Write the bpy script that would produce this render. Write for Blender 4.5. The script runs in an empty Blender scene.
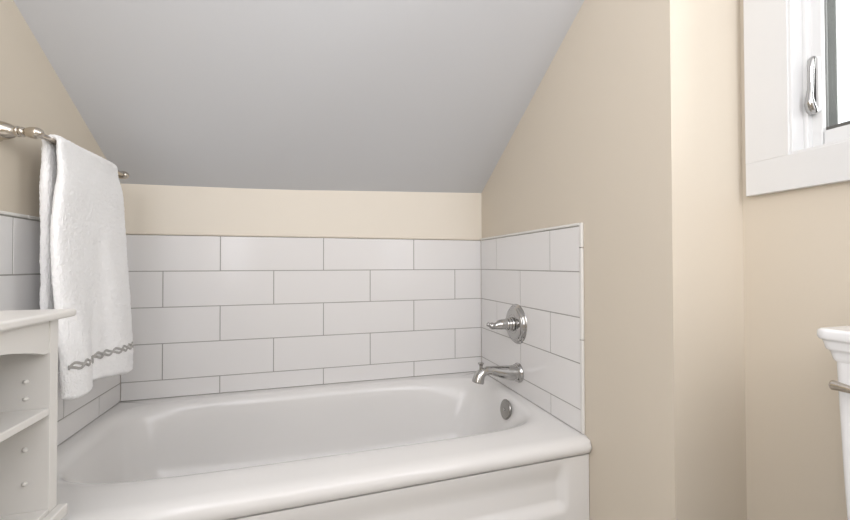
import bpy, bmesh, math
from mathutils import Vector, Matrix, noise

# ------------------------------------------------------------------ helpers
H = 0.40                      # bathtub rim height above the floor
XL, XR = -0.7134, 0.8066      # alcove walls
XW = 1.043                    # window wall
YC = -1.064                   # front face of the chase wall
YR = -2.70                    # rear wall
TT = .008                     # tile thickness (tile faces lie on XL, XR and y = 0)
PL, PR, PB = XL - TT, XR + TT, TT   # painted wall faces
col = bpy.context.scene.collection
PI = math.pi

def smooth01(t):
    t = max(0.0, min(1.0, t))
    return t * t * (3 - 2 * t)

def interp(x, pts):
    if x <= pts[0][0]: return pts[0][1]
    for (a, va), (b, vb) in zip(pts, pts[1:]):
        if x <= b: return va + (vb - va) * (x - a) / (b - a)
    return pts[-1][1]

def obj(name, bm, mat, parent=None, shade=True, angle=35, loc=None):
    bmesh.ops.recalc_face_normals(bm, faces=bm.faces)
    me = bpy.data.meshes.new(name)
    bm.to_mesh(me); bm.free()
    me.materials.append(mat)
    if shade:
        me.polygons.foreach_set('use_smooth', [True] * len(me.polygons))
        me.set_sharp_from_angle(angle=math.radians(angle))
    o = bpy.data.objects.new(name, me)
    col.objects.link(o)
    if shade and len(me.polygons) < 9000 and angle < 100:
        wn = o.modifiers.new('weighted_normal', 'WEIGHTED_NORMAL'); wn.keep_sharp = True; wn.weight = 80
    if parent is not None:
        o.parent = parent
        r = parent
        off = Vector(r.location)
        while r.parent is not None:
            r = r.parent; off += Vector(r.location)
        o.location = (loc or Vector((0, 0, 0))) - off     # meshes are written in world coordinates
    return o

def thing(name, label, cat, loc, group=None):
    o = bpy.data.objects.new(name, None)
    o.empty_display_size = 0.05
    col.objects.link(o)
    o.location = loc
    o['label'] = label; o['category'] = cat
    if group: o['group'] = group
    return o

def tag(o, label, cat, group=None):
    o['label'] = label; o['category'] = cat
    if group: o['group'] = group
    return o

def struct(name, bm, mat, parent=None, shade=False):
    o = obj(name, bm, mat, parent, shade)
    o['kind'] = 'structure'
    return o

def add_box(bm, x0, x1, y0, y1, z0, z1, bev=0.0, seg=2):
    t = bmesh.new()
    bmesh.ops.create_cube(t, size=1.0)
    for v in t.verts:
        v.co = Vector(((x0 + x1) / 2 + v.co.x * (x1 - x0), (y0 + y1) / 2 + v.co.y * (y1 - y0), (z0 + z1) / 2 + v.co.z * (z1 - z0)))
    if bev > 0:
        bmesh.ops.bevel(t, geom=t.edges[:] , offset=bev, segments=seg, profile=0.5, affect='EDGES')
    merge(bm, t)

def merge(bm, t, mat=None):
    vm = [bm.verts.new((mat @ v.co) if mat else v.co) for v in t.verts]
    t.verts.index_update()
    for f in t.faces:
        try: bm.faces.new([vm[v.index] for v in f.verts])
        except ValueError: pass
    t.free()

def box(x0, x1, y0, y1, z0, z1, bev=0.0, seg=2):
    bm = bmesh.new(); add_box(bm, x0, x1, y0, y1, z0, z1, bev, seg); return bm

def frame_from(d, up=Vector((0, 0, 1))):
    d = d.normalized()
    if abs(d.dot(up)) > 0.98: up = Vector((0, 1, 0))
    a = d.cross(up).normalized(); b = a.cross(d).normalized()
    return a, b

def add_loops(bm, loops, cap0=True, cap1=True, closed=True):
    rows = [[bm.verts.new(p) for p in lp] for lp in loops]
    n = len(rows[0])
    for r0, r1 in zip(rows, rows[1:]):
        for i in range(n if closed else n - 1):
            j = (i + 1) % n
            bm.faces.new((r0[i], r0[j], r1[j], r1[i]))
    if cap0: bm.faces.new(rows[0][::-1])
    if cap1: bm.faces.new(rows[-1])
    return rows

def add_lathe(bm, origin, axis, prof, n=48):
    """prof: list of (distance along axis, radius)"""
    axis = Vector(axis).normalized(); a, b = frame_from(axis); o = Vector(origin)
    loops = []
    for d, r in prof:
        r = max(r, 1e-4)
        loops.append([o + axis * d + (a * math.cos(2 * PI * i / n) + b * math.sin(2 * PI * i / n)) * r for i in range(n)])
    add_loops(bm, loops)

def add_tube(bm, pts, rad, n=24, flat=1.0, up=Vector((0, 1, 0))):
    """swept tube; rad is a float or a list; flat scales the radius along the frame's second axis"""
    loops = []
    m = len(pts)
    pts = [Vector(p) for p in pts]
    for k, p in enumerate(pts):
        d = (pts[min(k + 1, m - 1)] - pts[max(k - 1, 0)]).normalized()
        a = d.cross(up).normalized(); b = a.cross(d).normalized()
        r = rad[k] if isinstance(rad, (list, tuple)) else rad
        loops.append([p + a * math.cos(2 * PI * i / n) * r + b * math.sin(2 * PI * i / n) * r * flat for i in range(n)])
    add_loops(bm, loops)

def catmull(pts, per=10):
    P = [Vector(p) for p in pts]
    P = [P[0] * 2 - P[1]] + P + [P[-1] * 2 - P[-2]]
    out = []
    for k in range(1, len(P) - 2):
        p0, p1, p2, p3 = P[k - 1:k + 3]
        for s in range(per):
            t = s / per
            out.append(0.5 * ((2 * p1) + (-p0 + p2) * t + (2 * p0 - 5 * p1 + 4 * p2 - p3) * t * t + (-p0 + 3 * p1 - 3 * p2 + p3) * t ** 3))
    out.append(P[-2].copy())
    return out

# ---------------------------------------------------------------- materials
def srgb(r, g, b):
    f = lambda c: (c / 255 / 12.92) if c / 255 <= 0.04045 else ((c / 255 + 0.055) / 1.055) ** 2.4
    return (f(r), f(g), f(b), 1)

def material(name, color, rough=0.5, metal=0.0, spec=0.5, var=0.0, vscale=3.0, bump=0.0, bscale=200.0, coat=0.0, sheen=0.0, coords='Object'):
    m = bpy.data.materials.new(name); m.use_nodes = True
    nt = m.node_tree; N = nt.nodes; L = nt.links
    b = N['Principled BSDF']
    b.inputs['Base Color'].default_value = color
    b.inputs['Roughness'].default_value = rough
    b.inputs['Metallic'].default_value = metal
    b.inputs['Specular IOR Level'].default_value = spec
    b.inputs['Coat Weight'].default_value = coat
    b.inputs['Coat Roughness'].default_value = 0.05
    b.inputs['Sheen Weight'].default_value = sheen
    tc = N.new('ShaderNodeTexCoord')
    if var > 0:
        nz = N.new('ShaderNodeTexNoise'); nz.inputs['Scale'].default_value = vscale; nz.inputs['Detail'].default_value = 4
        L.new(tc.outputs[coords], nz.inputs['Vector'])
        mx = N.new('ShaderNodeMix'); mx.data_type = 'RGBA'
        mx.inputs['A'].default_value = tuple(c * (1 - var) for c in color[:3]) + (1,)
        mx.inputs['B'].default_value = tuple(min(1, c * (1 + var)) for c in color[:3]) + (1,)
        L.new(nz.outputs['Fac'], mx.inputs['Factor']); L.new(mx.outputs['Result'], b.inputs['Base Color'])
    if bump > 0:
        nb = N.new('ShaderNodeTexNoise'); nb.inputs['Scale'].default_value = bscale; nb.inputs['Detail'].default_value = 3
        L.new(tc.outputs[coords], nb.inputs['Vector'])
        bp = N.new('ShaderNodeBump'); bp.inputs['Strength'].default_value = bump; bp.inputs['Distance'].default_value = 0.002
        L.new(nb.outputs['Fac'], bp.inputs['Height']); L.new(bp.outputs['Normal'], b.inputs['Normal'])
    return m

M = {}
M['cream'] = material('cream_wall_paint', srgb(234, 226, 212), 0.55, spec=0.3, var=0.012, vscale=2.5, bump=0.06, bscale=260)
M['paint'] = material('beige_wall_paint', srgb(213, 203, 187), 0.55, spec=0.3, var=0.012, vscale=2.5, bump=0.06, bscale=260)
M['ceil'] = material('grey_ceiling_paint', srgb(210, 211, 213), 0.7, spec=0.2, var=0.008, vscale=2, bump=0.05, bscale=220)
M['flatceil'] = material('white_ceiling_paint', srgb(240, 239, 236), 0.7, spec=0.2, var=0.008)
M['tile'] = material('glazed_white_tile', srgb(232, 230, 228), 0.16, spec=0.4, var=0.008, vscale=4, bump=0.012, bscale=9)
M['grout'] = material('grey_grout', srgb(166, 163, 157), 0.85, spec=0.2, var=0.05, vscale=60, bump=0.2)
M['edge'] = material('glazed_white_edge_trim', srgb(228, 226, 221), 0.22, spec=0.5, var=0.01)
M['edge_cream'] = material('cream_painted_trim', srgb(226, 217, 202), 0.5, spec=0.3, var=0.02, vscale=20)
M['enamel'] = material('white_bath_enamel', srgb(228, 226, 223), 0.14, spec=0.40, var=0.004)
M['porcelain'] = material('white_porcelain', srgb(236, 236, 236), 0.1, spec=0.5, var=0.004, coat=0.3)
M['chrome'] = material('polished_chrome', srgb(184, 183, 181), 0.08, metal=1.0, var=0.01)
M['nickel'] = material('polished_nickel', srgb(198, 190, 179), 0.10, metal=1.0, var=0.01)
M['drainmetal'] = material('satin_chrome', srgb(160, 158, 154), 0.2, metal=1.0, var=0.02)
M['dark'] = material('dark_gap_shade', srgb(40, 38, 36), 0.6, var=0.05)  # near-black colour standing in for shade in gaps and openings
M['cab'] = material('white_painted_wood', srgb(226, 223, 218), 0.38, spec=0.4, var=0.01, vscale=6, bump=0.03, bscale=90)
M['peg'] = material('white_plastic_peg', srgb(220, 217, 212), 0.35, var=0.01)
M['wintrim'] = material('white_window_paint', srgb(222, 222, 221), 0.35, spec=0.4, var=0.006, bump=0.02, bscale=80)
M['gasket'] = material('grey_rubber_gasket', srgb(92, 90, 86), 0.6, var=0.05, vscale=15)
M['screenframe'] = material('grey_exterior_frame', srgb(104, 103, 100), 0.5, var=0.05, vscale=9)
M['outside'] = material('white_exterior_trim', srgb(240, 240, 238), 0.5, var=0.02)
M['floor'] = material('pale_grey_vinyl', srgb(176, 170, 160), 0.35, var=0.05, vscale=8, bump=0.05, bscale=60)
M['baseboard'] = material('white_baseboard_paint', srgb(236, 235, 231), 0.35, var=0.01)
M['terry'] = material('white_terry_cloth', srgb(253, 252, 251), 0.95, spec=0.1, var=0.02, vscale=160, bump=0.9, bscale=520, sheen=0.35)
M['braid'] = material('grey_embroidery_thread', srgb(182, 179, 175), 0.8, spec=0.2, var=0.12, vscale=300, bump=0.8, bscale=900)
M['door'] = material('white_door_paint', srgb(232, 230, 225), 0.35, var=0.01)
M['shade'] = material('frosted_glass_shade', srgb(245, 243, 238), 0.3, var=0.01)

def glass_material():
    m = bpy.data.materials.new('window_glass'); m.use_nodes = True
    nt = m.node_tree; N = nt.nodes; L = nt.links
    N.remove(N['Principled BSDF'])
    tr = N.new('ShaderNodeBsdfTransparent'); tr.inputs['Color'].default_value = (0.95, 0.97, 0.96, 1)
    gl = N.new('ShaderNodeBsdfGlossy'); gl.inputs['Roughness'].default_value = 0.02
    fr = N.new('ShaderNodeFresnel'); fr.inputs['IOR'].default_value = 1.45
    nz = N.new('ShaderNodeTexNoise'); nz.inputs['Scale'].default_value = 3
    bp = N.new('ShaderNodeBump'); bp.inputs['Strength'].default_value = 0.02
    mx = N.new('ShaderNodeMixShader')
    L.new(nz.outputs['Fac'], bp.inputs['Height']); L.new(bp.outputs['Normal'], gl.inputs['Normal'])
    L.new(fr.outputs['Fac'], mx.inputs['Fac']); L.new(tr.outputs['BSDF'], mx.inputs[1]); L.new(gl.outputs['BSDF'], mx.inputs[2])
    L.new(mx.outputs['Shader'], N['Material Output'].inputs['Surface'])
    return m
M['glass'] = glass_material()

def floor_material():
    m = bpy.data.materials.new('hexagon_floor_tile'); m.use_nodes = True
    nt = m.node_tree; N = nt.nodes; L = nt.links; b = N['Principled BSDF']
    tc = N.new('ShaderNodeTexCoord'); br = N.new('ShaderNodeTexBrick')
    br.inputs['Scale'].default_value = 1.0; br.inputs['Brick Width'].default_value = 0.3; br.inputs['Row Height'].default_value = 0.3
    br.inputs['Mortar Size'].default_value = 0.003; br.offset = 0.0
    br.inputs['Color1'].default_value = srgb(196, 192, 184); br.inputs['Color2'].default_value = srgb(190, 186, 178); br.inputs['Mortar'].default_value = srgb(140, 136, 130)
    L.new(tc.outputs['Object'], br.inputs['Vector']); L.new(br.outputs['Color'], b.inputs['Base Color'])
    b.inputs['Roughness'].default_value = 0.35
    return m
M['floor'] = floor_material()

# --------------------------------------------------------------- room shell
CZ = [(-0.85, .853), (-.714, .855), (-.515, .8565), (-.28, .859), (-.053, .8635), (.17, .872), (.395, .8795), (.6, .886), (.8066, .8935), (1.2, .905)]
SL = 0.60
YF = -1.72                    # where the slope meets the flat ceiling
ZTOP = H + 0.905 + SL * 1.72

struct('floor', box(XL - .1, XW + .1, YR - .1, .1, -0.05, 0.0), M['floor'])
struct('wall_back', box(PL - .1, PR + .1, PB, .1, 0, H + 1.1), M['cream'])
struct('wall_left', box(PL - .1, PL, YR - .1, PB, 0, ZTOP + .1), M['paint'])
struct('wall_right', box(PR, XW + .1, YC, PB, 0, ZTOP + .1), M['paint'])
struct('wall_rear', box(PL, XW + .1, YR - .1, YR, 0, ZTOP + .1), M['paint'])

# window opening (in the window wall, x = XW)
WY0, WY1 = -1.80, -1.172      # opening
WZ0, WZ1 = H + .774, H + 1.50
bm = bmesh.new()
add_box(bm, XW, XW + .1, WY1, YC, 0, ZTOP + .1)
add_box(bm, XW, XW + .1, YR, WY0, 0, ZTOP + .1)
add_box(bm, XW, XW + .1, WY0, WY1, 0, WZ0)
add_box(bm, XW, XW + .1, WY0, WY1, WZ1, ZTOP + .1)
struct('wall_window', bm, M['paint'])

# sloping ceiling: one slab whose back edge follows the slightly wavy junction
bm = bmesh.new()
xs = [p[0] for p in CZ]
ys = [0.10, 0.0, -0.4, -0.8, -1.2, YF]
def cz(x, y): return H + interp(x, CZ) + SL * (-y)
lo = [[bm.verts.new((x, y, cz(x, y))) for x in xs] for y in ys]
hi = [[bm.verts.new((x, y, cz(x, y) + .08)) for x in xs] for y in ys]
for j in range(len(ys) - 1):
    for i in range(len(xs) - 1):
        bm.faces.new((lo[j][i], lo[j][i + 1], lo[j + 1][i + 1], lo[j + 1][i]))
        bm.faces.new((hi[j][i], hi[j + 1][i], hi[j + 1][i + 1], hi[j][i + 1]))
for i in range(len(xs) - 1):
    bm.faces.new((lo[0][i], hi[0][i], hi[0][i + 1], lo[0][i + 1]))
    bm.faces.new((lo[-1][i], lo[-1][i + 1], hi[-1][i + 1], hi[-1][i]))
for j in range(len(ys) - 1):
    bm.faces.new((lo[j][0], lo[j + 1][0], hi[j + 1][0], hi[j][0]))
    bm.faces.new((lo[j][-1], hi[j][-1], hi[j + 1][-1], lo[j + 1][-1]))
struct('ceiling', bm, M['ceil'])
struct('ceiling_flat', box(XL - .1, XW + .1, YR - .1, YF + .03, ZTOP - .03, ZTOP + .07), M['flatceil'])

# baseboards (below the frame, but part of the room)
struct('baseboard_right', box(XW - .014, XW, YR, YC, 0, .11, .003), M['baseboard'])
struct('baseboard_rear', box(XL, .0, YR, YR + .014, 0, .11, .003), M['baseboard'])
struct('baseboard_left', box(XL, XL + .014, YR + .014, -1.30, 0, .11, .003), M['baseboard'])

# door in the rear wall (behind the camera; it is what the chrome reflects)
dr = struct('door_1', box(.12, .84, YR, YR + .035, 0.005, 2.0, .004), M['door'])
for (a, b_) in ((.15, .95), (1.08, 1.88)):
    for (c, d) in ((.20, .45), (.51, .76)):
        obj('door_panel', box(c, d, YR + .033, YR + .042, a, b_, .006), M['door'], dr)
kb = bmesh.new(); add_lathe(kb, (.18, YR + .035, 1.0), (0, 1, 0), [(0, .03), (.006, .03), (.01, .012), (.035, .012), (.04, .024), (.055, .028), (.066, .02), (.068, 0)])
obj('door_knob', kb, M['nickel'], dr)
bm = bmesh.new()
add_box(bm, .04, .12, YR, YR + .02, 0, 2.08, .004); add_box(bm, .84, .92, YR, YR + .02, 0, 2.08, .004); add_box(bm, .12, .84, YR, YR + .02, 2.0, 2.08, .004)
struct('trim_1', bm, M['baseboard'])

# -------------------------------------------------------------------- tiles
TW, TH = .4139, .1443
TOP = H + .6499
G = .0016                    # half joint
def tile_panel(name, along, wall, s0, s1, phase_even, phase_odd, sign, zbot):
    """along: 'x' (panel on the back wall) or 'y' (side wall). sign: direction of the room from the wall"""
    bm = bmesh.new()
    row = 0; z1 = TOP
    while z1 > zbot + .01:
        z0 = max(z1 - TH, zbot)
        ph = phase_even if row % 2 == 0 else phase_odd
        k0 = math.floor((s0 - ph) / TW)
        s = ph + k0 * TW
        while s < s1 - 1e-4:
            a, b_ = max(s, s0), min(s + TW, s1)
            if b_ - a > .006:
                aa = a + (G if a > s0 + 1e-5 else 0.0006); bb = b_ - (G if b_ < s1 - 1e-5 else 0.0006)
                w0, w1 = sorted((wall, wall + sign * TT))
                if along == 'x': add_box(bm, aa, bb, w0, w1, z0 + G, z1 - G, .0012, 2)
                else: add_box(bm, w0, w1, aa, bb, z0 + G, z1 - G, .0012, 2)
            s += TW
        z1 = z0 if z0 > zbot else zbot
        row += 1
    o = struct(name, bm, M['tile'], shade=True)
    g = TT - .0012
    w0, w1 = sorted((wall, wall + sign * g))
    gb = box(s0 + .0005, s1 - .0005, w0, w1, zbot, TOP - .0005) if along == 'x' else box(w0, w1, s0 + .0005, s1 - .0005, zbot, TOP - .0005)
    go = struct('tile_grout', gb, M['grout'], o)
    return o
ZB = H + .0012
YE = -.7416
# the fit was made on the tile faces: the wall behind them is moved out by the tile thickness instead
XLt, XRt = XL, XR
tile_panel('trim_2', 'x', PB, XL, XR, .461, .6682, -1, ZB)
tile_panel('trim_3', 'y', PR, YE, 0, -.1697, -.3785, -1, ZB)
tile_panel('trim_4', 'y', PL, YE, 0, -.156, -.358, 1, ZB)

# glazed edge strips: the vertical bullnose pieces and the top pencil strips
def pencil(name, segs, mat):
    bm = bmesh.new()
    for s in segs: add_box(bm, *s, .0035, 4)
    return struct(name, bm, mat, shade=True)
def vsegs(x0, x1):
    zs = [ZB, H + .17, H + .30 + .0, H + .465, H + .610, TOP + .0105]
    zs = [ZB, H + .292, H + .581, TOP + .0105]
    return [(x0, x1, YE - .0135, YE - .0008, a + .0006, b - .0006) for a, b in zip(zs, zs[1:])]
pencil('trim_5', vsegs(XR - .002, PR), M['edge'])
pencil('trim_6', vsegs(PL, XL + .002), M['edge'])
pencil('trim_7', [(XR - .002, PR, a + .0005, b - .0005, TOP + .0008, TOP + .0105) for a, b in ((YE, -.56), (-.56, -.36), (-.36, -.155), (-.155, -.001))], M['edge'])
pencil('trim_8', [(PL, XL + .002, a + .0005, b - .0005, TOP + .0008, TOP + .0105) for a, b in ((YE, -.52), (-.52, -.31), (-.31, -.105), (-.105, -.001))], M['edge'])
tx = [XL + .0005, -.63, -.424, -.218, -.012, .194, .40, .606, XR - .0005]
pencil('trim_9', [(a + .0004, b - .0004, -.001, PB, TOP + .0006, TOP + .0085) for a, b in zip(tx, tx[1:])], M['edge_cream'])

# ------------------------------------------------------------------ bathtub
tub = thing('bathtub', 'long glossy white alcove bathtub with rounded rim below the white tile', 'bathtub', (0.045, -.39, 0))
def rect_pt(th, x0, x1, y0, y1):
    cx, cy = (x0 + x1) / 2, (y0 + y1) / 2
    c, s = math.cos(th), math.sin(th)
    hx, hy = (x1 - x0) / 2, (y1 - y0) / 2
    k = min(hx / abs(c) if abs(c) > 1e-9 else 1e9, hy / abs(s) if abs(s) > 1e-9 else 1e9)
    return cx + c * k, cy + s * k
def se_pt(th, x0, x1, y0, y1, n):
    cx, cy = (x0 + x1) / 2, (y0 + y1) / 2
    c, s = math.cos(th), math.sin(th)
    hx, hy = (x1 - x0) / 2, (y1 - y0) / 2
    q = (abs(c / hx) ** n + abs(s / hy) ** n) ** (-1 / n)
    return cx + c * q, cy + s * q
NA = 720
X0, X1 = PL + .0005, PR - .0005
ang0 = math.atan2(.385, .758)
angs = sorted(set([2 * PI * i / NA for i in range(NA)] + [ang0, PI - ang0, PI + ang0, 2 * PI - ang0]))
loops = []
# outer bullnose front edge: (z, y of the front)
def skew(v, k):
    # the front of the tub runs very slightly out of square with the back wall
    t = smooth01((-.45 - v.y) / .30) * (PR - v.x)
    return Vector((v.x, v.y - .014 * t, v.z - .009 * t * k))
for z, yf in ((-.060, -.750), (-.060, -.767), (-.0585, -.7735), (-.055, -.7785), (-.049, -.783), (-.041, -.7865), (-.032, -.788), (-.023, -.7865), (-.0155, -.783), (-.009, -.777), (-.0045, -.7695), (-.0015, -.760), (0, -.747)):
    loops.append([skew(Vector((*rect_pt(t, X0, X1, yf, PB - .001), H + z * .81)), -z / .06) for t in angs])
# opening and basin: (z, x0, x1, y0, y1, exponent)
basin = [(.0006, -.690, .7755, -.692, -.034, 5.8), (.0006, -.680, .766, -.675, -.042, 5.6), (-.0010, -.671, .757, -.660, -.050, 5.4), (-.0045, -.663, .749, -.648, -.057, 5.2), (-.011, -.655, .742, -.638, -.064, 5.1),
         (-.020, -.648, .7365, -.631, -.070, 5.0), (-.035, -.647, .731, -.625, -.075, 4.9), (-.06, -.642, .724, -.619, -.079, 4.8), (-.10, -.636, .715, -.612, -.083, 4.2), (-.15, -.627, .704, -.604, -.088, 3.8),
         (-.20, -.616, .692, -.596, -.095, 3.4), (-.25, -.600, .677, -.584, -.106, 3.1), (-.285, -.566, .660, -.569, -.134, 2.9), (-.31, -.535, .640, -.547, -.156, 2.7), (-.325, -.48, .610, -.515, -.188, 2.5), (-.333, -.29, .55, -.455, -.248, 2.8), (-.336, -.14, .42, -.40, -.31, 2.3)]
def left_n(z):
    return interp(-z, [(0, 4.6), (.02, 4.3), (.035, 4.0), (.06, 3.7), (.10, 3.4), (.20, 3.1), (.31, 2.6), (.336, 2.1)])
def right_n(z):
    return interp(-z, [(0, 4.8), (.02, 4.4), (.035, 4.1), (.06, 3.8), (.10, 3.4), (.20, 3.0), (.31, 2.6), (.336, 2.3)])
for z, a, b_, c, d, n in basin:
    a -= .006; b_ += .011 if z > -.05 else .007
    def expo(t):
        e = right_n(z) + (left_n(z) - right_n(z)) * smooth01(.5 - math.cos(t) * .9)
        e *= 1 + .30 * smooth01((.08 + z) / .06) * smooth01(.5 + math.cos(t)) * smooth01(.5 - math.sin(t) * 1.2)
        return e * (1 + .40 * smooth01(.5 - math.cos(t)) * smooth01(.5 + math.sin(t) * 1.2))
    loops.append([skew(Vector((*se_pt(t, a, b_, c, d, expo(t)), H + z)), 0) for t in angs])
bm = bmesh.new()
add_loops(bm, loops, cap0=False, cap1=True)
tb = obj('tub_shell', bm, M['enamel'], tub, angle=60)

# apron with a long recessed panel
ap = bmesh.new()
nx, nz = 240, 110
ax0, ax1 = PL + .001, PR - .0015
def az1(x): return H - .0525 - .009 * (PR - x)
def apron_y(x, z):
    zr = z - H + .009 * (PR - x)
    dx = min(x - (-.60), .742 - x)
    d1 = smooth01(dx / .034) * smooth01((-.050 - zr) / .085) * smooth01((zr + .216) / .036)
    d2 = smooth01(dx / .034) * smooth01((-.235 - zr) / .06) * smooth01((zr + .375) / .03)
    return -.771 - .014 * (PR - x) + .020 * d1 + .014 * d2
rows = []
for j in range(nz + 1):
    r_ = []
    for i in range(nx + 1):
        x = ax0 + (ax1 - ax0) * i / nx; z = az1(x) * j / nz
        r_.append(ap.verts.new((x, apron_y(x, z), z)))
    rows.append(r_)
for j in range(nz):
    for i in range(nx): ap.faces.new((rows[j][i], rows[j][i + 1], rows[j + 1][i + 1], rows[j + 1][i]))
tl = [ap.verts.new((v.co.x, -.70, v.co.z)) for v in rows[-1]]
for i in range(nx): ap.faces.new((rows[-1][i], rows[-1][i + 1], tl[i + 1], tl[i]))
obj('apron', ap, M['enamel'], tub, angle=60)
# dark strip painting the shade in the gap between rim and apron
gk = box(PL + .002, PR - .003, -.762, -.742, H - .0535, H - .0475)
for v in gk.verts: v.co.y -= .014 * (PR - v.co.x); v.co.z -= .009 * (PR - v.co.x)
obj('rim_shadow_strip', gk, M['dark'], tub)['label'] = 'dark thin strip painted for the shadow gap under the rim'

# overflow plate on the end wall of the basin
ov = bmesh.new()
axis = Vector((-1, 0, -.0)).normalized() if False else Vector((-1, 0, .16)).normalized()
oc = Vector((.731, -.398, H - .040))
add_lathe(ov, oc + Vector((.004, 0, 0)), axis, [(0, .036), (.006, .0385), (.0095, .0375), (.0115, .034), (.0122, .026), (.0125, .012), (.0118, .006), (.0118, 0)], 56)
ovo = obj('overflow_plate', ov, M['drainmetal'], tub)
ovo['label'] = 'round chrome overflow plate'
s = bmesh.new(); add_lathe(s, oc + axis * .0075, axis, [(0, .0052), (.0022, .0052), (.003, .003), (.003, 0)], 20)
obj('screw', s, M['chrome'], ovo)
dm = bmesh.new(); add_lathe(dm, (.50, -.355, H - .3365), (0, 0, 1), [(0, .036), (.003, .036), (.005, .030), (.005, 0)], 40)
obj('drain', dm, M['drainmetal'], tub)
# fine caulk bead where the tub meets the tile is left as the grout line

# ------------------------------------------------------------ shower valve
vz, vy = H + .285, -.350
xw = XR
val = thing('shower_valve', 'round chrome bath valve plate with lever handle on the tiled end wall', 'valve', (xw, vy, vz))
bm = bmesh.new()
add_lathe(bm, (xw + .001, vy, vz), (-1, 0, 0), [(0, .082), (.003, .0805), (.0055, .0785), (.007, .0755), (.0085, .0735), (.0115, .0725), (.0135, .070), (.0145, .0665), (.0175, .0645), (.0195, .061), (.0205, .055), (.0215, .045), (.022, .0405), (.0212, .0392), (.0212, .0382), (.0222, .037), (.0228, .028), (.0228, 0)], 96)
obj('escutcheon', bm, M['chrome'], val)
bm = bmesh.new()
add_lathe(bm, (xw - .022, vy, vz), (-1, 0, 0), [(0, .027), (.003, .0285), (.006, .0275), (.008, .0255), (.010, .0270), (.013, .0270), (.015, .0245), (.018, .0235), (.022, .0235), (.025, .0245), (.028, .0235), (.031, .020), (.034, .017), (.036, 0)], 56)
obj('handle_hub', bm, M['chrome'], val)
# lever: springs from the hub, runs forward and slightly sideways, drooping then lifting to a ball tip
tx0 = xw - .050
pts = catmull([(tx0 + .006, vy, vz), (tx0 - .012, vy, vz + .001), (tx0 - .030, vy + .001, vz - .001), (tx0 - .044, vy + .002, vz - .0045), (tx0 - .056, vy + .003, vz - .0045), (tx0 - .066, vy + .004, vz - .001), (tx0 - .073, vy + .004, vz + .002)], 8)
rr = [interp(k / (len(pts) - 1), [(0, .021), (.12, .0215), (.3, .0195), (.45, .0155), (.55, .0125), (.66, .0138), (.76, .0140), (.85, .0115), (.92, .0085), (1, .0066)]) for k in range(len(pts))]
bm = bmesh.new(); add_tube(bm, pts, rr, 28, 1.0)
lv = obj('lever_handle', bm, M['chrome'], val)
bm = bmesh.new(); tip = pts[-1]
add_lathe(bm, tip + Vector((.004, 0, -.001)), (-1, .0, .25), [(0, .005), (.002, .0062), (.0035, .0078), (.006, .0088), (.009, .0088), (.012, .0072), (.014, .004), (.0148, 0)], 24)
obj('ball_tip', bm, M['chrome'], lv)

# --------------------------------------------------------------- tub spout
sz, sy = H + .090, -.366
sp = thing('bath_spout', 'curved chrome bath spout with pull-up diverter over the tub end', 'spout', (xw, sy, sz))
bm = bmesh.new()
add_lathe(bm, (xw, sy, sz), (-1, 0, 0), [(0, .0385), (.004, .0395), (.007, .0385), (.009, .036), (.012, .0345), (.016, .0345), (.018, .0325), (.020, 0)], 56)
obj('wall_flange', bm, M['chrome'], sp)
pts = catmull([(xw - .012, sy, sz + .001), (xw - .035, sy, sz + .002), (xw - .065, sy, sz + .006), (xw - .095, sy, sz + .012), (xw - .122, sy, sz + .0175), (xw - .143, sy, sz + .018), (xw - .160, sy, sz + .0125), (xw - .171, sy, sz + .003), (xw - .1775, sy, sz - .010), (xw - .181, sy, sz - .0245)], 8)
rr = [interp(k / (len(pts) - 1), [(0, .031), (.08, .0305), (.2, .0275), (.34, .0215), (.46, .0170), (.6, .0168), (.72, .0188), (.84, .0212), (.93, .0232), (.975, .0242), (1, .0235)]) for k in range(len(pts))]
bm = bmesh.new(); add_tube(bm, pts, rr, 36, 1.05)
# dark disc stands in for the shade inside the outlet
d = (pts[-1] - pts[-3]).normalized()
spo = obj('spout_body', bm, M['chrome'], sp)
bm = bmesh.new(); add_lathe(bm, pts[-1] - d * .0005, d, [(0, .019), (.0012, .019), (.0012, 0)], 32)
obj('outlet_shade_disc', bm, M['dark'], spo)
kx = xw - .168
bm = bmesh.new(); add_lathe(bm, (kx, sy, sz + .023), (0, 0, 1), [(0, .0075), (.012, .0062), (.017, .0068), (.0215, .0092), (.025, .0118), (.0282, .0118), (.0300, .0092), (.0305, .0)], 32)
obj('diverter_knob', bm, M['chrome'], sp)

# --------------------------------------------------------------- towel rail
BX, BZ = -.640, H + .848
BY0, BY1 = -.624, -.172
rail = thing('towel_rail', 'polished nickel towel rail with turned posts on the left beige wall', 'towel rail', (PL, (BY0 + BY1) / 2, BZ))
bm = bmesh.new(); add_lathe(bm, (BX, BY0, BZ), (0, 1, 0), [(0, .0072), (BY1 - BY0, .0072)], 28)
obj('bar', bm, M['nickel'], rail)
for yy in (BY0, BY1):
    bm = bmesh.new()
    K = 1.10
    prof = [(0, .0265), (.003, .0275), (.006, .0268), (.009, .0245), (.011, .0225), (.015, .0218), (.020, .0205), (.026, .0185), (.032, .0155), (.036, .0122), (.038, .0100), (.040, .0100), (.0412, .0122), (.0435, .0128), (.0455, .0118), (.0465, .0098), (.048, .0095), (.049, .0112), (.051, .0120), (.053, .0110), (.0545, .0088),
            (.057, .0095), (.060, .0115), (.065, .0132), (.071, .0138), (.077, .0132), (.082, .0110), (.0855, .0076), (.0875, .0035), (.088, 0)]
    add_lathe(bm, (PL, yy, BZ), (1, 0, 0), [(d * K, r) for d, r in prof], 40)
    obj('post', bm, M['nickel'], rail)

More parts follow.
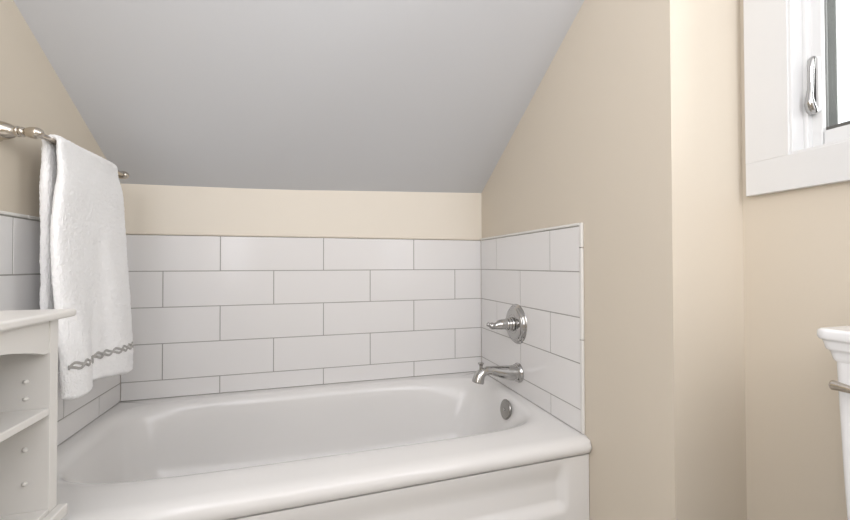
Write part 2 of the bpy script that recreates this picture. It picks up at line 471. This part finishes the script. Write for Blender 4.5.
# -------------------------------------------------------------------- towel
TY0, TY1 = -.612, -.250
ZH = H + .185
def front_x(y, z):
    """room-side centre surface of the front layer"""
    zr = z - H
    dn = smooth01((.82 - zr) / .62)                 # 0 at the bar, 1 near the hem
    x = BX + .024 + .024 * dn
    lo_ = smooth01((.50 - zr) / .30)
    x += .020 * lo_ * math.exp(-((y + .575) / .055) ** 2)
    x -= .016 * lo_ * math.exp(-((y + .478) / .022) ** 2)
    x += .010 * dn * math.exp(-((y + .30) / .09) ** 2)
    x += .004 * math.sin(y * 34 + zr * 3) * dn
    x -= .004 * math.exp(-((y + .42) / .03) ** 2) * smooth01((.80 - zr) / .3)
    return x
def hem_z(y):
    return H + .192 + .010 * smooth01((y + .49) / .02) - .026 * smooth01((y + .47) / .22)
def back_hem(y): return H + .235
NYC = 150                                            # points around half of a cross section
def section(yc, w, th):
    """closed flat rounded profile: list of (y, offset in thickness direction)"""
    pts = []
    n = 400
    for i in range(n):
        a = 2 * PI * i / n
        a = a - .30 * math.sin(2 * a) / 2
        c, s_ = math.cos(a), math.sin(a)
        # spread points evenly along the flat sides
        yy = math.copysign(abs(c) ** .9, c) if False else c
        e = (abs(yy) ** 26)
        pts.append((yc + yy * w / 2, math.copysign((max(0, 1 - e)) ** .5, s_) * th / 2 if abs(s_) > 1e-9 else 0))
    return pts
def stations():
    st = []
    rb = .020
    # back layer, from the hem up
    zb0, zb1 = H + .235, BZ - .005
    n = 200
    for k in range(n + 1):
        st.append(('b', zb0 + (zb1 - zb0) * k / n))
    for k in range(1, 24):
        st.append(('t', PI - PI * k / 24))
    n = 260
    for k in range(n + 1):
        st.append(('f', k / n))
    return st
bm = bmesh.new()
loops = []
ST = stations()
RB = .0155
for q, (kind, v) in enumerate(ST):
    first = min(1, q / 4); last = min(1, (len(ST) - 1 - q) / 4)
    tf = math.sqrt(max(0.02, 1 - (1 - first) ** 2)) * math.sqrt(max(0.02, 1 - (1 - last) ** 2))
    lp = []
    # width at this station
    if kind == 'b':
        zr = v - H; dn = smooth01((.82 - zr) / .62)
        y0, y1 = TY0 + .040 + .02 * dn, TY1 - .01
        th = .014 + .009 * smooth01((BZ - v) / .10)
    elif kind == 't':
        y0, y1 = TY0 + .040 + .006 * math.sin(v), TY1 - .012; th = .014; dn = 0
    else:
        z = BZ - .005 + (H + .185 - BZ + .005) * v; zr = z - H; dn = smooth01((.82 - zr) / .62)
        y0, y1 = TY0 + .040 - .046 * smooth01(v / .45), TY1 - .012 * (1 - smooth01(v / .15)) + .006 * dn; th = .014 + .009 * smooth01((BZ - z) / .12)
    for (yy, off) in section((y0 + y1) / 2, (y1 - y0), 1.0):
        d = off * th * tf
        if kind == 'b':
            x = BX - RB - .006 * dn + .002 * math.sin(yy * 30); lp.append(Vector((x - d, yy, v)))
        elif kind == 't':
            r = RB + d
            xx = BX + math.cos(v) * r; zz = BZ - .005 + math.sin(v) * (r + .001)
            # the cloth sags a little over the bar towards its far end
            lp.append(Vector((xx, yy, zz)))
        else:
            ztop = BZ - .005
            z = ztop + (hem_z(yy) - ztop) * v
            xf = front_x(yy, z)
            x = BX + RB + (xf - (BX + RB)) * smooth01(v / .14)
            if yy < y0 + .03 and v > .9:      # rounded corner of the near fold
                z += .010 * (1 - (yy - y0) / .03) ** 2 * ((v - .9) / .1)
            lp.append(Vector((x + d, yy, z)))
    loops.append(lp)
add_loops(bm, loops)
bm.normal_update()
for v in bm.verts:                                   # terry pile: fine irregular relief
    p = v.co
    n1 = noise.noise(p * 300) * .0017 + noise.noise(p * 110) * .0009 + noise.noise(p * 20) * .0017
    v.co = p + v.normal * n1
tw = thing('bath_towel', 'thick white terry towel with grey braided border folded over the nickel rail', 'towel', (BX, (TY0 + TY1) / 2, H + .19))
obj('terry_cloth', bm, M['terry'], tw, angle=180)
# two interlaced embroidered strands
bm = bmesh.new()
def surf(y, z):
    v = (z - (BZ - .005)) / (hem_z(y) - (BZ - .005))
    return front_x(y, z) + .023 / 2 + .0006
per = .074
for ph in (0, PI):
    for off in (-.0016, .0016):
        pts = []
        n = 420
        for k in range(n + 1):
            y = TY0 - .004 + (TY1 - TY0 - .004) * k / n
            a = 2 * PI * (y - TY0) / per / 1.0 + ph
            zc = H + .278 - .014 * (k / n) + .0080 * math.sin(a + .55 * math.sin(a)) + off
            ex = .0016 * math.cos(a / 1.0 + 0) * (1 if ph else -1)
            pts.append(Vector((surf(y, zc) + .0006 + max(ex, -.0006), y, zc)))
        add_tube(bm, pts, .0019, 8, up=Vector((0, 0, 1)))
obj('braided_border', bm, M['braid'], tw)['label'] = 'grey embroidered twisted braid'
# flat woven band (dobby) behind and below the braid edge hem
bm = bmesh.new()

# ------------------------------------------------------------ shelf cabinet
FX = -.491                    # face plane of the stiles
CY1, CY0 = -.820, -1.290      # far / near outer sides
CXB = XL + .006
cab = thing('storage_shelf', 'narrow white open shelf cabinet with arched apron beside the tub', 'shelf cabinet', (FX - .1, (CY0 + CY1) / 2, 0))
c = M['cab']
PT = .025
for a, b_ in ((CY1 - PT, CY1), (CY0, CY0 + PT)):
    obj('side_panel', box(CXB, FX, a, b_, 0.0, H + .4215, .0015), c, cab)
obj('back_panel', box(CXB, CXB + .006, CY0 + PT, CY1 - PT, H - .36, H + .4215), c, cab)
obj('top_board', box(CXB, FX + .017, CY0 - .02, CY1 + .029, H + .4225, H + .4385, .0055, 4), c, cab)
# arched apron
bm = bmesh.new()
n = 60
y_a, y_b = CY0 + PT, CY1 - PT
def arch(y):
    u = abs((y - (y_a + y_b) / 2) / ((y_b - y_a) / 2))
    if u > .93: return H + .3575
    k = 1 - (u / .93)
    return H + .3575 + .028 * math.sin(min(1, k * 1.05) * PI / 2) ** .8
rows = []
for i in range(n * 2 + 1):
    y = y_a + (y_b - y_a) * i / (n * 2)
    rows.append([Vector((FX - .018, y, arch(y))), Vector((FX - .003, y, arch(y))), Vector((FX - .003, y, H + .4215)), Vector((FX - .018, y, H + .4215))])
add_loops(bm, rows)
obj('arched_apron', bm, c, cab, angle=40)
obj('shelf', box(CXB + .006, FX - .001, y_a, y_b, H + .2365, H + .2515, .003, 3), c, cab)
obj('shelf', box(CXB + .006, FX + .0, y_a, y_b, H + .040, H + .056, .002, 3), c, cab)
for side in (0, 1):
    yy = CY1 - PT if side == 0 else CY0 + PT
    dr_ = -1 if side == 0 else 1
    for px in (-.529, -.655):
        for pz in (.305, .272, .175, .110):
            bm = bmesh.new(); add_lathe(bm, (px, yy + .0, H + pz), (0, dr_, 0), [(0, .0045), (.0012, .0045), (.003, .0040), (.0045, .0022), (.005, 0)], 20)
            obj('shelf_peg', bm, M['peg'], cab)
# lower cabinet with a ledge in front of the open shelves
obj('base_ledge', box(FX + .0005, FX + .018, CY0 - .004, CY1 + .001, H + .028, H + .050, .003, 3), c, cab)
dd = obj('lower_door', box(FX - .004, FX + .0145, y_a + .003, y_b - .003, .09, H + .022, .003), c, cab)
obj('door_inset', box(FX + .013, FX + .0165, y_a + .055, y_b - .055, .145, H - .03, .003), c, dd)
kb = bmesh.new(); add_lathe(kb, (FX + .0145, y_b - .03, H - .09), (1, 0, 0), [(0, .007), (.008, .006), (.012, .010), (.018, .013), (.024, .010), (.026, 0)], 24)
obj('knob', kb, M['nickel'], dd)
obj('kick_board', box(FX - .02, FX - .006, y_a, y_b, 0, .085), c, cab)

# ------------------------------------------------------------------- window
win = bpy.data.objects.new('window_1', None); col.objects.link(win); win.location = (XW, (WY0 + WY1) / 2, WZ0); win['kind'] = 'structure'
w = M['wintrim']
CW = .090; CT = .016
def frame_boxes(bm, x0, x1, y0, y1, z0, z1, wd, bev=.002, wb=None):
    wb = wb or wd
    add_box(bm, x0, x1, y1 - wd, y1, z0, z1, bev); add_box(bm, x0, x1, y0, y0 + wd, z0, z1, bev)
    add_box(bm, x0, x1, y0 + wd, y1 - wd, z0, z0 + wb, bev); add_box(bm, x0, x1, y0 + wd, y1 - wd, z1 - wd, z1, bev)
bm = bmesh.new()
oy0, oy1, oz0, oz1 = WY0 - CW, WY1 + CW, WZ0 - .079, WZ1 + .075
add_box(bm, XW - CT, XW, oy0, oy1, oz0, WZ0 + .0005, .002); add_box(bm, XW - CT, XW, oy0, oy1, WZ1 - .0005, oz1, .002)
add_box(bm, XW - CT, XW, WY1 - .0005, oy1, WZ0, WZ1, .0012); add_box(bm, XW - CT, XW, oy0, WY0 + .0005, WZ0, WZ1, .0012)
struct('window_frame', bm, w, win, shade=True)
bm = bmesh.new(); frame_boxes(bm, XW - CT + .004, XW + .100, WY0 - .004, WY1 + .004, WZ0 - .004, WZ1 + .004, .010, .002)
struct('jamb_liner', bm, w, win, shade=True)
bm = bmesh.new(); frame_boxes(bm, XW + .024, XW + .080, WY0 + .005, WY1 - .005, WZ0 + .005, WZ1 - .005, .010, .003)
struct('sash_stop', bm, w, win, shade=True)
SX = XW + .038                # room face of the sash
bm = bmesh.new(); frame_boxes(bm, SX, SX + .020, WY0 + .008, WY1 - .008, WZ0 + .010, WZ1 - .008, .026, .004, .038)
sash = struct('sash', bm, w, win, shade=True)
gy0, gy1, gz0, gz1 = WY0 + .033, WY1 - .033, WZ0 + .047, WZ1 - .033
bm = bmesh.new(); frame_boxes(bm, SX + .010, SX + .019, gy0, gy1, gz0, gz1, .0015, .0005, .010)
struct('glazing_gasket', bm, M['gasket'], win)
struct('window_pane', box(SX + .012, SX + .016, gy0 + .001, gy1 - .001, gz0 + .001, gz1 - .001), M['glass'], win)
bm = bmesh.new(); frame_boxes(bm, SX + .050, SX + .054, gy0 - .006, gy1 + .026, gz0 - .004, gz1, .026, .001, .012)
struct('screen_frame', bm, M['screenframe'], win)
bm = bmesh.new()
frame_boxes(bm, SX + .062, SX + .11, gy0 - .06, gy1 + .055, gz0 - .03, gz1 + .03, .032, .003, .03)
frame_boxes(bm, SX + .11, SX + .15, gy0 - .12, gy1 + .085, gz0 - .05, gz1 + .06, .030, .003, .03)
struct('exterior_casing', bm, M['outside'], win)
# casement lock: escutcheon plate and long curved lever
LY = WY1 - .008 - .014
lk = thing('window_latch', 'slim polished casement window lock with curved lever on white sash', 'window latch', (SX, LY, H + .92))
bm = bmesh.new()
n = 28
def stadium(yc, z0, z1, r, n=12):
    pts = []
    for k in range(n + 1): a = PI * k / n; pts.append((yc + r * math.cos(a), z1 - r + r * math.sin(a)))
    for k in range(n + 1): a = PI + PI * k / n; pts.append((yc + r * math.cos(a), z0 + r + r * math.sin(a)))
    return pts
lps = []
for xx, sh in ((SX, 0), (SX - .004, 0), (SX - .006, .002)):
    lps.append([Vector((xx, a, b_)) for a, b_ in stadium(LY, H + .862 + sh, H + .992 - sh, .010 - sh)])
add_loops(bm, lps)
obj('lock_plate', bm, M['wintrim'], lk)
bm = bmesh.new()
zs = [.866, .872, .885, .900, .918, .935, .955, .972, .984, .988]
xo = [.008, .014, .0205, .0205, .017, .0155, .015, .014, .011, .006]
ra = [.0075, .0088, .0080, .0060, .0050, .0050, .0055, .0060, .0060, .0050]
pts = catmull([(SX - a, LY, H + z) for z, a in zip(zs, xo)], 6)
rr = [interp(k / (len(pts) - 1) * (len(ra) - 1), list(enumerate(ra))) for k in range(len(pts))]
add_tube(bm, pts, rr, 20, 1.15)
obj('lock_lever', bm, M['chrome'], lk)
bm = bmesh.new(); add_box(bm, SX - .013, SX - .003, LY - .004, LY + .004, H + .888, H + .965, .002)
obj('lock_slot', bm, M['dark'], lk)

# ------------------------------------------------------------------- toilet
TXF, TXB = .836, XW - .012
TYF, TYN = -1.343, -1.80      # far and near ends of the tank
TZL = H + .420                # top of the lid
toi = thing('toilet', 'white porcelain toilet with stepped tank lid against the beige wall under the window', 'toilet', ((TXF + TXB) / 2, (TYF + TYN) / 2, 0))
def rrect(x0, x1, y0, y1, r, z, n=8):
    pts = []
    for (cx, cy, a0) in ((x1 - r, y1 - r, 0), (x0 + r, y1 - r, PI / 2), (x0 + r, y0 + r, PI), (x1 - r, y0 + r, 1.5 * PI)):
        for k in range(n + 1):
            a = a0 + PI / 2 * k / n
            pts.append(Vector((cx + r * math.cos(a), cy + r * math.sin(a), z)))
    return pts
def add_rr(bm, levels, r0):
    """levels: (z, outset)"""
    lps = []
    for z, o in levels:
        lps.append(rrect(TXF - o, TXB, TYN - o, TYF + o, max(.004, r0 + o * .5), z))
    add_loops(bm, lps)
bm = bmesh.new()
add_rr(bm, [(H - .01, -.020), (H - .005, -.014), (H + .05, -.010), (H + .18, -.005), (H + .358, .0), (H + .3672, .0)], .014)
tk = obj('tank', bm, M['porcelain'], toi, angle=50)
bm = bmesh.new()
z = TZL
LV = [(.068, .000), (.064, .003), (.058, .0048), (.050, .0068), (.045, .0100), (.0435, .0132), (.040, .0150), (.033, .0165), (.027, .0185), (.0235, .0205), (.0225, .0240), (.019, .0262), (.014, .0270), (.007, .0268), (.0035, .0250), (.001, .0210), (0, .015)]
add_rr(bm, [(z - d * .80, o * .68) for d, o in LV], .010)
obj('tank_lid', bm, M['porcelain'], toi, angle=50)
LZ = H + .327
bm = bmesh.new()
add_lathe(bm, (TXF - .0, -1.400, LZ), (-1, 0, 0), [(0, .013), (.004, .0135), (.007, .011), (.010, .008), (.022, .0075), (.024, .005), (.024, 0)], 28)
pts = catmull([(TXF - .020, -1.402, LZ), (TXF - .0205, -1.385, LZ + .001), (TXF - .0205, -1.376, LZ + .002), (TXF - .021, -1.366, LZ + .003), (TXF - .021, -1.356, LZ + .0035), (TXF - .021, -1.351, LZ + .0035)], 6)
rr = [interp(k / (len(pts) - 1), [(0, .0055), (.3, .0056), (.6, .0068), (.85, .0082), (.95, .0072), (1, .004)]) for k in range(len(pts))]
add_tube(bm, pts, rr, 20, up=Vector((0, 0, 1)))
obj('flush_lever', bm, M['nickel'], toi)['label'] = 'polished metal flush lever'
# bowl, rim, seat and lid (below and right of the frame)
bcy = (TYF + TYN) / 2
def egg(x0, x1, w_, z, n=40):
    pts = []
    cx = x1 - (x1 - x0) * .42
    for k in range(n):
        a = 2 * PI * k / n
        rx = (x1 - cx) if math.cos(a) > 0 else (cx - x0)
        pts.append(Vector((cx + rx * math.cos(a), bcy + w_ * math.sin(a), z)))
    return pts
bm = bmesh.new()
add_loops(bm, [egg(.50, 1.00, .12, 0.0), egg(.50, 1.00, .12, .02), egg(.53, .98, .095, .06), egg(.54, .97, .09, .16), egg(.47, .97, .12, .25), egg(.40, .97, .165, .33), egg(.365, .97, .182, .375), egg(.365, .97, .184, .385), egg(.375, .96, .178, .39)])
obj('bowl', bm, M['porcelain'], toi, angle=50)
bm = bmesh.new()
add_loops(bm, [egg(.365, .832, .182, .3905), egg(.360, .835, .186, .396), egg(.360, .835, .186, .403), egg(.365, .832, .183, .408), egg(.37, .829, .178, .409)])
obj('seat', bm, M['porcelain'], toi, angle=50)
bm = bmesh.new()
add_loops(bm, [egg(.367, .832, .181, .410), egg(.362, .835, .185, .415), egg(.362, .835, .185, .420), egg(.370, .83, .178, .425), egg(.40, .82, .15, .428)])
obj('seat_lid', bm, M['porcelain'], toi, angle=50)

# -------------------------------------------------------- ceiling light fixture, unseen (behind the camera)
vl = thing('ceiling_light', 'round frosted glass flush light on the flat white ceiling', 'light', (.15, -2.15, ZTOP - .03))
bm = bmesh.new(); add_lathe(bm, (.15, -2.15, ZTOP - .03), (0, 0, -1), [(0, .16), (.02, .16), (.024, .15), (.024, 0)], 48)
obj('light_base', bm, M['nickel'], vl)
bm = bmesh.new(); add_lathe(bm, (.15, -2.15, ZTOP - .054), (0, 0, -1), [(0, .145), (.02, .14), (.04, .12), (.055, .08), (.06, .0)], 48)
obj('light_shade', bm, M['shade'], vl)

# ------------------------------------------------------------------- lights
def area(name, loc, target, sx, sy, power, color=(1, 1, 1)):
    d = bpy.data.lights.new(name, 'AREA'); d.shape = 'RECTANGLE'; d.size = sx; d.size_y = sy; d.energy = power; d.color = color
    o = bpy.data.objects.new(name, d); col.objects.link(o); o.location = loc
    o.rotation_euler = (Vector(target) - Vector(loc)).to_track_quat('-Z', 'Y').to_euler()
    return o
area('window_daylight', (XW + .34, -1.50, H + 1.25), (0, -1.30, H + .60), .9, .9, 11, (.98, .98, 1.0))
area('rear_fill_light', (.16, YR + .06, 1.65), (.16, 0, 1.10), 1.6, 1.3, 13.5, (.95, .965, 1.04))  # added soft fill ahead of the rear wall, no lamp there
area('ceiling_fill_light', (.16, -2.15, ZTOP - .14), (.16, -1.9, 0), 1.6, .9, 2, (.95, .965, 1.04))  # added broad fill below the flat ceiling, far larger than the fixture
area('left_fill_light', (XL + .03, -1.75, 1.45), (XW, -1.2, 1.2), .9, 1.4, 12, (.95, .965, 1.04))  # added fill on the left wall to brighten the right side
area('right_fill_light', (XW - .03, -2.25, 1.45), (XL, -.75, 1.15), .8, 1.4, 7, (.95, .965, 1.04))  # added fill on the window wall to brighten the left side
for q, xx in enumerate((-.42, .16, .72)):
    for dy in (0, .10):
        d = bpy.data.lights.new('spot_bulb', 'POINT'); d.energy = .25; d.shadow_soft_size = .022; d.color = (1, .98, .96)
        o = bpy.data.objects.new('spot_bulb', d); col.objects.link(o); o.location = (xx + dy * .6, -2.30 + dy, 2.16)

wd = bpy.data.worlds.new('sky'); bpy.context.scene.world = wd; wd.use_nodes = True
bg = wd.node_tree.nodes['Background']; bg.inputs['Color'].default_value = (.93, .96, 1.0, 1); bg.inputs['Strength'].default_value = 1.3

# ------------------------------------------------------------------- camera
f_, cy_, cz_, yaw, pit, roll = 387.4985, -1.7779, .5275, .2826, .0132, -.0023
import os
cam = bpy.data.cameras.new('camera'); cam.sensor_fit = 'HORIZONTAL'; cam.sensor_width = 36; cam.lens = f_ / 850 * 36; cam.clip_start = .01
co = bpy.data.objects.new('camera', cam); col.objects.link(co)
R0 = Vector((math.cos(yaw), -math.sin(yaw), 0)); F0 = Vector((math.sin(yaw), math.cos(yaw), 0)); U0 = Vector((0, 0, 1))
F = F0 * math.cos(pit) + U0 * math.sin(pit); U = -F0 * math.sin(pit) + U0 * math.cos(pit)
R = R0 * math.cos(roll) + U * math.sin(roll); U2 = U * math.cos(roll) - R0 * math.sin(roll)
m = Matrix(((R.x, U2.x, -F.x, 0), (R.y, U2.y, -F.y, cy_), (R.z, U2.z, -F.z, cz_ + H), (0, 0, 0, 1)))
co.matrix_world = m
bpy.context.scene.camera = co
sc = bpy.context.scene
sc.view_settings.view_transform = 'Standard'
sc.view_settings.look = 'None'
sc.view_settings.exposure = 0.42
